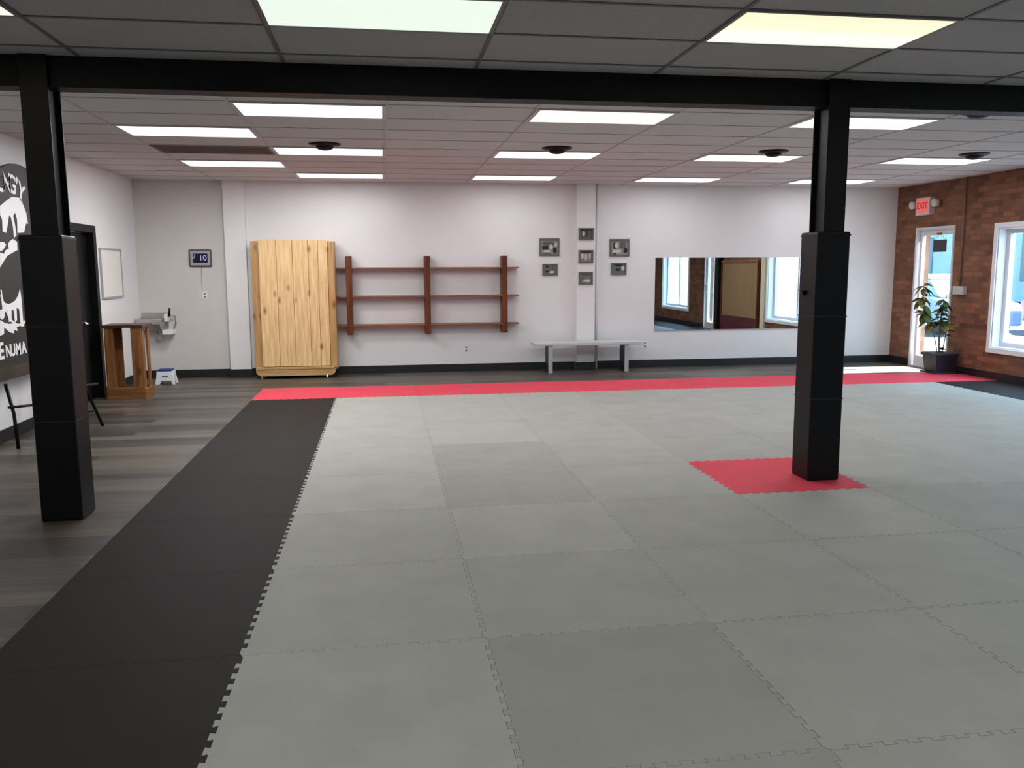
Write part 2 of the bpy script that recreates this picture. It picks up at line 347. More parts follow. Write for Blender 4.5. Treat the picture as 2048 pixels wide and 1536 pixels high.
tR = column(3.186, 5.78, .001, 'black padded column on the right, standing on the red mat', 1)
b = MB(); b.prism([(3.062, 1.405), (3.028, 1.395), (3.020, 1.402), (3.040, 1.380), (3.045, 1.362), (3.062, 1.375)], 5.80, 5.83, 'XZ'); b.build('strap_end', M_vinyl, tR)
b = MB(); b.box(8.30, 8.449, 5.665, 5.875, FZ, 2.68); tag(b.build('wall_post', M_black, bevel=.004), 'black steel post against the brick wall under the beam end', 'post')
# ================================================================== FOAM MATS
W = 1.0082; X0, Y0 = -.6138, 3.3907
def gx(i): return X0 + i * W
def gy(j): return Y0 + j * W
NT_ = 14; AMP = .010
def edge(n0, n1, flat):
    # profile of (t, offset) along a unit edge
    if flat: return [(0, 0), (1, 0)]
    out = [(0, 0)]
    n = 22
    for k in range(n):
        a = .025 + .95 * (k + .5) / n; q = .5 * .95 / n; s = 1 if k % 2 else -1
        out += [(a - q * 1.12, s * AMP), (a + q * 1.12, s * AMP)]      # dovetail: wider at the tip
    return out + [(1, 0)]
rnd = random.Random(4)
TONE = {}
for j in range(-3, 7):
    for i in range(0, 8): TONE[(i, j)] = 1.0 + rnd.choice([-.03, 0, 0, .03])
TONE.update({(0, 6): 1.08, (0, 5): 1.08, (0, 4): 1.08, (0, 3): 1.08, (0, 2): 1.07, (0, 1): .98, (0, 0): .98, (0, -1): 1.0, (0, -2): 1.0,
             (1, 6): 1.06, (1, 5): 1.06, (1, 4): 1.10, (1, 3): .94, (1, 2): .93, (1, 1): 1.04, (1, 0): .95, (1, -1): .84, (1, -2): .82,
             (2, 6): 1.04, (2, 5): 1.03, (2, 4): 1.04, (2, 3): 1.03, (2, 2): 1.02, (2, 1): .95, (2, 0): .97, (2, -1): .95, (2, -2): .93, (3, 1): 1.0, (3, 0): .97, (3, -1): .97})  # overrides put weave sheen and shading into the grey of single mats
ORD = ['first', 'second', 'third', 'fourth', 'fifth', 'sixth', 'seventh', 'eighth', 'ninth', 'tenth']
def foammat(i, j, m, label, group, xr=None, name='foam_mat'):
    x0, x1, y0, y1 = gx(i), gx(i + 1), gy(j), gy(j + 1)
    if xr: x1 = xr
    pts = []
    fl = i == -1; fr = xr is not None; fb = False; ft = j == 7
    e = edge(0, 1, False)
    # bottom (left->right), right, top (right->left), left
    for t_, o_ in (edge(0, 1, fb) if not xr else edge(0, 1, True)): pts.append((x0 + t_ * (x1 - x0), y0 + o_))
    for t_, o_ in edge(0, 1, fr)[1:]: pts.append((x1 + o_, y0 + t_ * (y1 - y0)))
    for t_, o_ in (edge(0, 1, ft) if not xr else edge(0, 1, True))[::-1][1:]: pts.append((x0 + t_ * (x1 - x0), y1 + o_))
    for t_, o_ in edge(0, 1, fl)[::-1][1:-1]: pts.append((x0 + o_, y0 + t_ * (y1 - y0)))
    g = .0008
    if (i, j) in ((3, -1), (3, 0), (4, -1), (2, -1), (3, 1), (4, 0)): g = .0016
    ip = []
    for a in range(len(pts)):
        p, q, n_ = Vector(pts[a - 1]), Vector(pts[a]), Vector(pts[(a + 1) % len(pts)])
        d1, d2 = (q - p).normalized(), (n_ - q).normalized(); n1, n2 = Vector((-d1.y, d1.x)), Vector((-d2.y, d2.x))
        m_ = n1 + n2; m_ = m_.normalized() if m_.length > .05 else n1
        q2_ = q + m_ * min(g * 2.2, g / max(.2, m_.dot(n1))); ip.append((q2_.x, q2_.y))
    pts = ip
    bm = bmesh.new(); vs = [bm.verts.new((x, y, 0.0)) for x, y in pts]; lo = [bm.verts.new((x, y, FZ)) for x, y in pts]; n = len(vs)
    bm.faces.new(vs); bm.faces.new(lo[::-1])
    for a in range(n): bm.faces.new((lo[a], lo[(a + 1) % n], vs[(a + 1) % n], vs[a]))
    bmesh.ops.recalc_face_normals(bm, faces=bm.faces)
    me = bpy.data.meshes.new(name); bm.to_mesh(me); bm.free(); me.materials.append(m)
    o = bpy.data.objects.new(name, me); C.objects.link(o); tag(o, label, 'floor mat', group)
    return o
for j in range(-3, 8):
    rw = ORD[6 - j] if j < 7 else ''
    for i in range(-1, 9):
        xr = XR - .02 if i == 8 else None
        if j == 7:
            foammat(i, j, M_fred, 'red foam mat, %s from the left in the far red strip' % ORD[i + 1], 'red mats of the far strip', xr)
        elif i == -1: foammat(i, j, M_fblack, 'charcoal foam mat, %s before the red strip in the left dark border' % rw, 'charcoal mats of the left border')
        elif i == 8: foammat(i, j, M_fblack, 'charcoal foam mat, %s before the red strip along the brick wall' % rw, 'charcoal mats along the brick wall', xr)
        elif (i, j) == (3, 2): foammat(i, j, M_fred, 'single red foam mat under the right black column', 'red mats')
        else: foammat(i, j, greymat(TONE[(i, j)]), 'grey foam mat, %s row before red strip, %s from left dark border' % (rw, ORD[i]), 'grey puzzle mats of the training floor')
# ================================================================== LEFT WALL THINGS
# door 1 (black)
b = MB(); xw = XL + .012
b.box(XL - .12, xw + .02, 10.13, 10.23, FZ, 2.12).box(XL - .12, xw + .02, 11.15, 11.25, FZ, 2.12).box(XL - .12, xw + .02, 10.23, 11.15, 2.03, 2.12)
d1 = struct('door_1', b, M_black, bevel=.004)
b = MB(); b.box(XL - .10, XL - .06, 10.235, 11.145, FZ + .005, 2.025); dl = b.build('door_leaf', M_black, d1, bevel=.003)
b = MB(); b.lathe([(0, 0), (.028, 0), (.028, .012), (.012, .014), (.012, .05)], (XL - .06, 10.92, .93), 16, 'X'); b.tube([(XL - .012, 10.92, .93), (XL - .008, 10.86, .93), (XL - .012, 10.80, .928)], .009, 8); b.build('door_handle', M_chrome, dl)
# white board
t = thing('wall_board', 'blank white board in thin grey frame on left wall beside black door', 'board', (XL, 11.82, 1.53))
y0, y1, z0, z1 = 11.40, 12.26, 1.21, 1.86; b = MB()
b.box(XL + .001, XL + .025, y0, y1, z0, z0 + .022).box(XL + .001, XL + .025, y0, y1, z1 - .022, z1).box(XL + .001, XL + .025, y0, y0 + .022, z0 + .022, z1 - .022).box(XL + .001, XL + .025, y1 - .022, y1, z0 + .022, z1 - .022); b.build('board_frame', M_greyframe, t)
b = MB(); b.box(XL + .002, XL + .014, y0 + .02, y1 - .02, z0 + .02, z1 - .02); b.build('board_surface', M_paper, t)
# emblem board on easels
PX = -3.43; CY, CZ, RB = 8.87, 1.62, .96
t = thing('emblem_board', 'large black round-topped board with white emblem and lettering by left wall', 'sign board', (PX, CY, .57))
poly = [(CY - .98, .575), (CY + .98, .575)] + [(CY + .98 * math.cos(a), CZ + RB * math.sin(a)) for a in [k * PI / 40 for k in range(41)]]
b = MB(); b.prism(poly, PX - .03, PX, 'YZ'); b.build('board_panel', M_printB, t, bevel=.003)
b = MB(); b.box(PX + .0005, PX + .002, CY - .975, CY + .975, .58, .70); b.build('bottom_band', M_printBr, t)
def px2yz(px, py, X=PX + .003):
    d = R_ * ((px - 1024) / f_px) - U_ * ((py - 768) / f_px) + fwd; k = X / d.x; return (d.y * k, CAM_H + d.z * k)
em = MB()
shapes = [[(12, 402), (24, 393), (40, 396), (44, 404), (52, 425), (56, 448), (52, 446), (48, 465), (35, 466), (34, 440), (30, 425), (26, 432), (30, 450), (33, 470), (28, 476), (26, 455), (22, 436), (18, 430), (16, 446), (12, 466), (5, 463), (4, 440), (0, 430), (0, 412)],
          [(26, 478), (34, 484), (35, 500), (26, 505), (14, 512), (4, 528), (0, 535), (0, 505), (8, 508), (12, 500), (18, 497), (16, 488), (20, 482)],
          [(0, 484), (8, 484), (12, 490), (6, 500), (0, 503)],
          [(0, 588), (4, 600), (12, 607), (20, 608), (30, 602), (36, 592), (40, 578), (43, 600), (46, 640), (48, 652), (43, 654), (40, 640), (38, 618), (33, 616), (34, 640), (30, 646), (27, 620), (23, 620), (23, 643), (18, 644), (15, 622), (10, 620), (9, 634), (5, 640), (0, 636), (0, 620), (5, 618)],
          [(0, 640), (8, 645), (18, 648), (32, 646), (38, 652), (33, 655), (36, 662), (28, 660), (28, 667), (18, 664), (14, 660), (8, 655), (8, 668), (0, 672)]]
for sh in shapes: em.prism([px2yz(*p) for p in sh], PX + .0005, PX + .004, 'YZ')
em.build('emblem', M_print, t)
for q_ in range(1): pass
ring = MB(); pr_ = [px2yz(0, 338), px2yz(10, 336)]
# white ring of the dark inner disc
rcy, rcz, rr = 8.60, 1.42, .34
ps = [(rcy + rr * math.cos(a), rcz + .36 * math.sin(a)) for a in [PI * 1.02 + k * PI * .96 / 24 for k in range(25)]]
for a, c in zip(ps[:-1], ps[1:]):
    n_ = Vector((c[1] - a[1], -(c[0] - a[0]))).normalized() * .012
    ring.prism([(a[0] - n_.x, a[1] - n_.y), (a[0] + n_.x, a[1] + n_.y), (c[0] + n_.x, c[1] + n_.y), (c[0] - n_.x, c[1] - n_.y)], PX + .0005, PX + .0045, 'YZ')
ring.build('emblem_ring', M_print, t)
for ch, qx, qy, rot, sz in (('J', -12, 372, .25, .24), ('U', 2, 366, .12, .24), ('N', 13, 366, .0, .24), ('G', 24, 370, -.15, .24), ("'", 33, 374, -.25, .22), ('Y', 42, 386, -.42, .24), ('E', 3, 704, 0, .21), ('N', 17, 703, 0, .15), ('U', 26, 701, 0, .15), ('M', 37, 699, 0, .15), ('A', 48, 696, 0, .15)):
    yy, zz = px2yz(qx, qy)
    Mx = Matrix.Translation((PX + .003, yy, zz)) @ Matrix(((0, 0, 1, 0), (1, 0, 0, 0), (0, 1, 0, 0), (0, 0, 0, 1))) @ Matrix.Rotation(rot, 4, 'Z')
    vs, fs = textmesh(ch, sz, Mx, .001, .006); let = MB(); let.add(vs, fs); let.build('letter', M_print, t)
# easels
t = thing('easel', 'black easel leg and crossbar under the emblem board at left edge', 'easel', (-3.30, 8.0, FZ), 'black easels')
def ep(qx, qy, X): yy, zz = px2yz(qx, qy, X); return (X, yy, zz)
b = MB(); b.tube([(-3.29, 8.01, FZ), ep(28, 828, -3.33), (-3.40, ep(9, 748, -3.40)[1], .556)], .016, 8); b.build('leg', M_black, t)
b = MB(); b.tube([ep(17, 815, -3.33), ep(75, 809, -3.20)], .012, 8); b.build('crossbar', M_black, t)
b = MB(); b.tube([(-3.20, ep(78, 809, -3.20)[1] + .02, FZ), (-3.40, 8.75, .556)], .016, 8); b.build('leg', M_black, t)
t = thing('easel', 'black easel half hidden behind the left padded column', 'easel', (-2.95, 8.9, FZ), 'black easels')
b = MB(); b.tube([(-2.90, 9.07, FZ), (-3.02, 8.95, .45), (-3.08, 8.88, .95)], .015, 8); b.build('leg', M_black, t)
b = MB(); b.tube([(-3.18, 8.55, FZ), (-3.12, 8.70, .50), (-3.08, 8.88, .95)], .015, 8); b.build('leg', M_black, t)
b = MB(); b.tube([(-3.30, 9.25, FZ), (-3.08, 8.90, .94)], .015, 8); b.build('leg', M_black, t)
b = MB(); b.tube([(-3.20, 8.62, .16), (-2.93, 9.03, .15)], .010, 8); b.build('crossbar', M_black, t)
b = MB(); b.add([], []); b.tube([(-3.25, 8.50, .43), (-2.955, 9.17, .405)], .018, 6, False); b.build('ledge', M_black, t)
# wooden stand
t = thing('wooden_stand', 'tall narrow brown slatted wooden stand by the black door', 'stand', (-3.18, 11.12, FZ))
sx0, sx1, sy0, sy1, zt_ = -3.41, -2.975, 10.93, 11.30, .905
b = MB(); b.box(sx0 - .03, sx1 + .03, sy0 - .02, sy1 + .03, zt_ - .035, zt_); b.build('top_board', M_browntop, t, bevel=.004)
for (a, c, d_, e_) in ((sx0, sx0 + .10, sy0, sy0 + .022), (sx1 - .125, sx1, sy0, sy0 + .022), (sx0 + .02, sx0 + .11, sy1 - .022, sy1), (sx1 - .022, sx1, sy0 + .05, sy0 + .13), (sx1 - .022, sx1, sy1 - .10, sy1 - .01), (sx0, sx0 + .022, sy1 - .12, sy1 - .022)):
    b = MB(); b.box(a, c, d_, e_, FZ + .12, zt_ - .035); b.build('slat', M_brown, t, bevel=.003)
b = MB(); b.box(sx0, sx1, sy0 - .022, sy0, FZ, .14); b.build('base_board', M_brownX, t, bevel=.003)
b = MB(); b.box(sx1, sx1 + .022, sy0 - .022, sy1, FZ, .11).box(sx0, sx1, sy1, sy1 + .022, FZ, .11).box(sx0 - .022, sx0, sy0, sy1, FZ, .11); b.build('base_frame', M_brownX, t, bevel=.003)
b = MB(); b.box(sx0, sx1, sy0, sy1, .02, .04); b.build('base_shelf', M_brownX, t)
# step stool
t = thing('step_stool', 'small white plastic step stool with blue top near the drinking fountain', 'step stool', (-3.05, 12.35, FZ))
cx, cy = -3.05, 12.36; b = MB()
b.prism([(cx - .115, .165), (cx + .085, .165), (cx + .125, FZ), (cx + .085, FZ), (cx + .07, .03), (cx - .06, .03), (cx - .085, FZ), (cx - .145, FZ)], cy - .09, cy - .075, 'XZ')
b.prism([(cx - .115, .165), (cx + .085, .165), (cx + .125, FZ), (cx + .085, FZ), (cx + .07, .03), (cx - .06, .03), (cx - .085, FZ), (cx - .145, FZ)], cy + .085, cy + .10, 'XZ')
b.prism([(cy - .075, .165), (cy + .085, .165), (cy + .085, .05), (cy + .06, .05), (cy + .04, .02), (cy - .04, .02), (cy - .06, .05), (cy - .075, .05)], cx + .085, cx + .100, 'YZ').prism([(cy - .075, .165), (cy + .085, .165), (cy + .085, .05), (cy - .075, .05)], cx - .125, cx - .112, 'YZ')
b.box(cx - .115, cx + .085, cy - .075, cy + .085, .150, .165); b.build('stool_body', M_white, t, bevel=.005)
b = MB(); b.box(cx - .105, cx + .078, cy - .075, cy + .085, .166, .196); b.build('step_pad', M_blue, t, bevel=.006)
b = MB(); b.box(cx - .05, cx + .03, cy - .0915, cy - .0905, .085, .10); b.build('grip_slot', M_black, t)
# drinking fountain
t = thing('drinking_fountain', 'steel wall-mounted drinking fountain in the left rear corner', 'drinking fountain', (-3.30, YB, .80))
b = MB(); b.box(-3.52, -3.15, YB - .02, YB - .001, .72, .955); b.build('backsplash', M_steel, t, bevel=.004)
b = MB(); zt2 = .87; b.prism([(YB - .33, zt2), (YB - .33, zt2 - .07), (YB - .22, zt2 - .16), (YB - .02, zt2 - .19), (YB - .02, zt2 + .0), (YB - .05, zt2), (YB - .08, zt2 - .05), (YB - .28, zt2 - .05), (YB - .31, zt2)], -3.52, -3.20, 'YZ'); b.build('basin', M_steel, t, bevel=.008)
b = MB(); b.box(-3.535, -3.52, YB - .33, YB - .02, zt2 - .10, zt2 + .005).box(-3.20, -3.185, YB - .33, YB - .02, zt2 - .10, zt2 + .005); b.build('basin_side', M_steel, t, bevel=.004)
b = MB(); b.box(-3.20, -3.06, YB - .22, YB - .001, .64, .71); b.build('valve_box', M_white, t, bevel=.008)
b = MB(); b.box(-3.17, -3.13, YB - .2, YB - .02, .83, .94); b.build('side_guard', M_white, t, bevel=.006)
b = MB(); b.tube([(-3.12, YB - .12, .90), (-3.105, YB - .12, .97), (-3.10, YB - .13, 1.02)], .015, 8); b.build('spout', M_black, t)
b = MB(); b.tube([(-3.12, YB - .08, .93), (-3.05, YB - .06, .90), (-3.04, YB - .05, .80), (-3.08, YB - .05, .70)], .012, 8); b.build('supply_pipe', M_steel, t)
b = MB(); b.tube([(-3.30, YB - .1, .68), (-3.30, YB - .1, .56), (-3.29, YB - .02, .53)], .018, 8); b.build('drain_pipe', M_steel, t)
# wall clock display
t = thing('digital_clock', 'small digital clock with glowing digits on left part of back wall', 'clock', (-2.65, YB, 1.745))
x0, x1, z0, z1 = -2.812, -2.492, 1.618, 1.872
b = MB(); b.box(x0, x1, YB - .03, YB - .001, z0, z1); b.build('clock_case', mat('clock_case_grey', (.075, .07, .075), .4), t, bevel=.02, seg=3)
b = MB(); b.box(x0 + .022, x1 - .022, YB - .034, YB - .03, z0 + .022, z1 - .022); b.build('clock_bezel', mat('clock_bezel_silver', (.36, .35, .40), .4), t)
b = MB(); b.box(x0 + .06, x1 - .055, YB - .037, YB - .034, z0 + .06, z1 - .06); b.build('clock_screen', mat('clock_screen_navy', (.008, .006, .03), .25), t)
Mx = Matrix.Translation((-2.615, YB - .0385, 1.745)) @ Matrix.Rotation(PI / 2, 4, 'X'); vs, fs = textmesh('10', .115, Mx, .0008)
b = MB(); b.add(vs, fs); Mx = Matrix.Translation((-2.735, YB - .0385, 1.765)) @ Matrix.Rotation(PI / 2, 4, 'X'); vs, fs = textmesh('7', .085, Mx, .0008); b.add(vs, fs)
b.build('clock_digits', mat('lit_digits', (.1, .1, .2), .5, emit=(.42, .45, .80), estr=.75), t)
b = MB(); b.tube([(-2.65, YB - .004, 1.62), (-2.655, YB - .004, 1.4), (-2.65, YB - .006, 1.26)], .003, 6)
tag(b.build('clock_cord', M_walldark), 'thin pale cord hanging down below the digital clock', 'cord')
def outlet(x, z, label, dark=False):
    t = thing('wall_outlet', label, 'outlet', (x, YB, z), 'outlets on the back wall')
    b = MB(); b.box(x - .036, x + .036, YB - .007, YB - .0005, z - .058, z + .058); b.build('outlet_plate', M_white, t, bevel=.002)
    b = MB()
    for dz in (-.028, .022): b.box(x - .015, x + .015, YB - .009, YB - .007, z + dz - .012, z + dz + .014)
    b.build('outlet_socket', mat('outlet_dark', (.22, .20, .19), .5), t)
outlet(-2.62, 1.20, 'small outlet with hook shape below the digital clock')
outlet(1.255, .335, 'white outlet low on the back wall below the shelf')
outlet(4.15, .35, 'white outlet low on the back wall just right of the bench')
# ================================================================== PINE CRATE
t = thing('pine_cabinet', 'tall pine plank cabinet on casters against the back wall', 'cabinet', (-1.3, 12.85, FZ))
b = MB(); b.box(-1.895, -.70, 12.76, 12.98, .095, 1.985); 
o = b.build('cabinet_body', M_pine2, t, bevel=.006)
fx0, fx1, fy, zb_, ztp = -1.775, -.80, 12.66, .158, 2.005
seams = [fx0, -1.528, -1.30, -1.075, -.937, fx1]
for k, (a, c) in enumerate(zip(seams[:-1], seams[1:])):
    b = MB(); b.box(a + .002, c - .002, fy + (.004 if k % 2 else 0), fy + .07, zb_, ztp - .006 * (k % 3)); b.build('plank', M_pine, t, bevel=.004)
b = MB(); b.box(fx0 + .002, fx1 - .002, fy + .072, fy + .098, zb_ + .01, ztp - .02); b.build('plank_backing', M_groove, t)
b = MB(); b.box(-.798, -.705, 12.68, 12.758, .13, 1.975); b.build('side_plank', M_pine2, t, bevel=.004)
b = MB(); b.box(-1.86, -.745, 12.63, 12.755, .118, .150); b.build('lower_ledge', M_pineX, t, bevel=.004)
b = MB(); b.prism([(-1.875, .118), (-.735, .118), (-.735, .06), (-.785, .02), (-1.82, .02), (-1.875, .06)], 12.64, 12.755, 'XZ'); b.build('base_skid', M_pineX, t, bevel=.004)
b = MB(); b.prism([(-1.875, .095), (-.735, .095), (-.735, .06), (-.785, .02), (-1.82, .02), (-1.875, .06)], 12.90, 12.97, 'XZ'); b.build('base_skid', M_pineX, t, bevel=.004)
for cx_, cy_, dim in ((-.855, 12.64, 0), (-1.80, 12.70, 0), (-.86, 12.93, 0), (-1.80, 12.93, 0)):
    b = MB(); b.lathe([(0, -.012), (.022, -.012), (.026, -.006), (.026, .006), (.022, .012), (0, .012)], (cx_, cy_ - .012, FZ + .026), 16, 'X'); cs = b.build('caster', M_white, t)
    b = MB(); b.box(cx_ - .018, cx_ + .018, cy_ - .02, cy_ + .02, .005, .02) ; b.build('caster_bracket', M_steel, cs) if False else None
# ================================================================== WALL SHELVES
t = thing('wall_shelf', 'three-tier red-brown wooden wall shelf on the back wall beside pine cabinet', 'shelf', (.69, YB, 1.17))
k_ = 12.84 / 13.0; Yf = 12.84
for xc in (-.515, .668, 1.863):
    x = xc * k_; b = MB(); b.box(x - .044, x + .044, Yf, YB - .001, CAM_H + (.582 - CAM_H) * k_, CAM_H + (1.772 - CAM_H) * k_); b.build('upright', M_redwood, t, bevel=.003)
for zc in (1.600, 1.172, .735):
    z = CAM_H + (zc - CAM_H) * k_; b = MB(); xs_ = [-.695, -.515 * k_ - .044, -.515 * k_ + .044, .668 * k_ - .044, .668 * k_ + .044, 1.863 * k_ - .044, 1.863 * k_ + .044, 2.06]
    for a, c in ((0, 1), (2, 3), (4, 5), (6, 7)): b.box(xs_[a], xs_[c], Yf - .01, YB - .001, z - .022, z)
    b.build('shelf_board', M_redwoodX, t, bevel=.002)
# ================================================================== BENCH
t = thing('bench', 'low white bench with slab legs against the back wall', 'bench', (3.12, 12.72, FZ))
b = MB(); b.box(2.255, 3.975, 12.54, 12.89, .40, .445); b.build('seat', noisy('bench_top', (.56, .57, .56), .45, 4, .06), t, bevel=.006)
M_bleg = mat('bench_leg_black', (.010, .011, .013), .5)
for x in (2.50, 3.705):
    b = MB(); b.box(x - .02, x + .02, 12.59, 12.885, FZ, .40); lg = b.build('leg', M_bleg, t, bevel=.002)
    b = MB(); b.box(x - .028, x + .035, 12.56, 12.59, FZ, .40); b.build('leg_edge', noisy('bench_leg_grey', (.42, .42, .42), .45, 4, .05), lg, bevel=.002); bpy.data.objects['leg_edge' if x < 3 else 'leg_edge.001'].location = (0, 0, 0)
# ================================================================== PICTURES
def picture(x0, x1, z0, z1, y, label, blobs, tone):
    t = thing('picture_frame', label, 'picture', ((x0 + x1) / 2, y, z0), 'framed pictures on the back wall')
    w_ = .022 if x1 - x0 < .28 else .03; b = MB()
    b.box(x0, x1, y - .022, y - .001, z0, z0 + w_).box(x0, x1, y - .022, y - .001, z1 - w_, z1).box(x0, x0 + w_, y - .022, y - .001, z0 + w_, z1 - w_).box(x1 - w_, x1, y - .022, y - .001, z0 + w_, z1 - w_); b.build('frame', M_frame, t, bevel=.002)
    b = MB(); b.box(x0 + w_, x1 - w_, y - .010, y - .002, z0 + w_, z1 - w_); b.cur = 1; W_ = x1 - x0 - 2 * w_; H_ = z1 - z0 - 2 * w_; k = 0
    for (u0, u1, v0, v1, c) in blobs:
        b.cur = c; k += 1
        cxx, czz = x0 + w_ + (u0 + u1) / 2 * W_, z0 + w_ + (v0 + v1) / 2 * H_; rx, rz = (u1 - u0) / 2 * W_, (v1 - v0) / 2 * H_
        b.prism([(cxx + rx * math.copysign(abs(math.cos(a)) ** .6, math.cos(a)), czz + rz * math.copysign(abs(math.sin(a)) ** .6, math.sin(a))) for a in [q * PI / 8 for q in range(16)]], y - .0104 - k * .0003, y - .010, 'XZ')
    b.build('photo_print', [mat('print_grey', tone, .5), mat('print_dark', (.012, .010, .010), .5), mat('print_light', (.55, .53, .52), .5), mat('print_mid', (.10, .085, .08), .5)], t)
g1 = (.26, .245, .235); g2 = (.14, .125, .12)
picture(2.418, 2.735, 1.768, 2.038, YB, 'larger framed photo left of the pilaster, upper one', [(.05, .45, .30, .62, 1), (.1, .95, .62, .9, 3), (.72, .95, .05, .5, 1), (.15, .55, .12, .28, 2), (.5, .7, .35, .7, 2), (.82, .98, .55, .85, 2), (.1, .6, .0, .08, 3)], g1)
picture(2.465, 2.71, 1.466, 1.646, YB, 'small framed photo left of the pilaster, lower one', [(.1, .5, .15, .4, 1), (.15, .4, .7, .95, 1), (.6, .9, .5, .85, 3), (.45, .8, .08, .35, 2)], g2)
yp = YB - .12; q_ = yp / 13.0
def pz(z): return CAM_H + (z - CAM_H) * q_
picture(3.031 * q_, 3.273 * q_, pz(2.013), pz(2.197), yp, 'small dark framed photo topmost on the pilaster', [(.2, .4, .3, .8, 2), (.5, .6, .2, .9, 1), (.65, .8, .3, .8, 3), (.0, 1, .85, 1, 1)], (.09, .075, .07))
picture(3.033 * q_, 3.268 * q_, pz(1.656), pz(1.858), yp, 'small framed group photo in the middle of the pilaster', [(.05, .95, .85, 1, 1), (.1, .3, .3, .8, 2), (.4, .6, .15, .75, 2), (.75, .9, .3, .8, 2)], (.20, .19, .175))
picture(3.036 * q_, 3.263 * q_, pz(1.32), pz(1.517), yp, 'small framed photo lowest on the pilaster', [(.1, .35, .1, .6, 3), (.2, .3, .1, .4, 2), (.4, .9, .1, .4, 2), (.1, .9, .7, .95, 3)], (.16, .15, .16))
picture(3.546, 3.866, 1.758, 2.030, YB, 'larger framed photo right of the pilaster, upper one', [(.1, .3, .4, .9, 1), (.2, .42, .5, .85, 2), (.5, .9, .45, .95, 3), (.75, .98, .1, .5, 1), (.05, .6, .12, .35, 2), (.1, .3, .0, .1, 1)], g1)
picture(3.574, 3.822, 1.468, 1.658, YB, 'small framed photo right of the pilaster, lower one', [(.15, .75, .72, .98, 1), (.25, .65, .25, .55, 1), (.7, .95, .3, .8, 2)], (.12, .13, .135))
# ================================================================== MIRRORS
for k, (a, c, lb) in enumerate(((4.300, 5.150, 'frameless wall mirror panel furthest from the right column'), (5.153, 6.000, 'frameless wall mirror panel in the middle of the row'), (6.003, 6.85, 'frameless wall mirror panel partly behind the right column'))):
    t = thing('wall_mirror', lb, 'mirror', ((a + c) / 2, YB, .575), 'mirror panels on the back wall')
    b = MB(); b.box(a, c, YB - .008, YB - .001, .578, 1.735); b.build('mirror_glass', M_mirror, t)
    b = MB(); b.box(a, c, YB - .0075, YB - .001, .560, .577); b.build('mirror_channel', M_greyframe, t)
# ================================================================== DOOR + WINDOWS on the brick wall
def glassdoor(name, y0, y1, sign=True):
    z1 = 2.19; X = XR
    b = MB(); fw = .04; xa, xb = X - .02, X + .14
    b.box(xa, xb, y0 + .003, y0 + fw, FZ, z1).box(xa, xb, y1 - fw, y1 - .003, FZ, z1).box(xa, xb, y0 + fw, y1 - fw, z1 - fw, z1 - .003); b.box(xa + .02, xb, y0 + fw, y1 - fw, FZ, FZ + .02)
    d = struct(name, b, M_alu, bevel=.003)
    b = MB(); lw = .055; xa, xb = X + .04, X + .085; a, c = y0 + fw + .003, y1 - fw - .003; zl = z1 - fw - .004
    b.box(xa, xb, a, a + lw, FZ + .022, zl).box(xa, xb, c - lw, c, FZ + .022, zl).box(xa, xb, a + lw, c - lw, zl - .09, zl).box(xa, xb, a + lw, c - lw, FZ + .022, .16)
    lf = b.build('door_leaf', M_alu, d, bevel=.003)
    b = MB(); b.box(X + .060, X + .066, a + lw, c - lw, .16, zl - .09); b.build('door_pane', M_glass, lf)
    b = MB(); b.tube([(X + .04, a + .04, .95), (X - .02, a + .04, .95), (X - .02, a + .04, 1.15), (X + .04, a + .04, 1.15)], .009, 8); b.build('door_handle', M_alu, lf)
    b = MB(); b.box(X - .005, X + .035, a + .1, c - .15, .98, 1.02) if not sign else None
    return d
glassdoor('door_2', 11.56, 12.50)
glassdoor('door_3', 4.62, 5.34)
t = thing('door_sign', 'small dark grey sign hanging on the glass door', 'sign', (XR + .05, 11.96, 1.93))
b = MB(); b.box(XR + .046, XR + .054, 11.82, 12.13, 1.80, 1.985); b.build('sign_board', noisy('sign_grey', (.045, .05, .055), .6, 30, .3), t)
b = MB(); b.tube([(XR + .05, 12.10, 1.985), (XR + .036, 11.975, 2.08), (XR + .05, 11.85, 1.985)], .003, 6); b.build('sign_string', M_maroon, t)
b = MB(); b.box(XR + .024, XR + .036, 11.93, 12.03, 2.06, 2.09); b.build('sign_hook', mat('red_hook', (.35, .03, .03), .4), t)
def window(name, y0, y1):
    z0, z1 = .44, 2.10; b = MB(); cw = .085; X = XR
    b.box(X - .022, X - .001, y0 - .07, y0 + .0, z0 - .07, z1 + .07).box(X - .022, X - .001, y1, y1 + .07, z0 - .07, z1 + .07).box(X - .022, X - .001, y0, y1, z1, z1 + .07).box(X - .035, X - .001, y0, y1, z0 - .07, z0)
    b.box(X - .001, X + .25, y0, y0 + .018, z0, z1).box(X - .001, X + .25, y1 - .018, y1, z0, z1).box(X - .001, X + .25, y0 + .018, y1 - .018, z0, z0 + .018).box(X - .001, X + .25, y0 + .018, y1 - .018, z1 - .018, z1)
    d = struct(name, b, M_white, bevel=.003)
    b = MB(); xa, xb = X + .12, X + .17; fw = .06; a, c = y0 + .018, y1 - .018
    b.box(xa, xb, a, a + fw, z0 + .018, z1 - .018).box(xa, xb, c - fw, c, z0 + .018, z1 - .018).box(xa, xb, a + fw, c - fw, z0 + .018, z0 + .018 + fw).box(xa, xb, a + fw, c - fw, z1 - .018 - fw, z1 - .018)
    mdl = (a + c) / 2; b.box(xa, xb, mdl - .03, mdl + .03, z0 + .018 + fw, z1 - .018 - fw); b.build('window_sash', M_alu, d, bevel=.003)
    b = MB(); b.box(X + .143, X + .148, a + fw, mdl - .03, z0 + .078, z1 - .078).box(X + .143, X + .148, mdl + .03, c - fw, z0 + .078, z1 - .078); b.build('window_pane', M_glass, d)
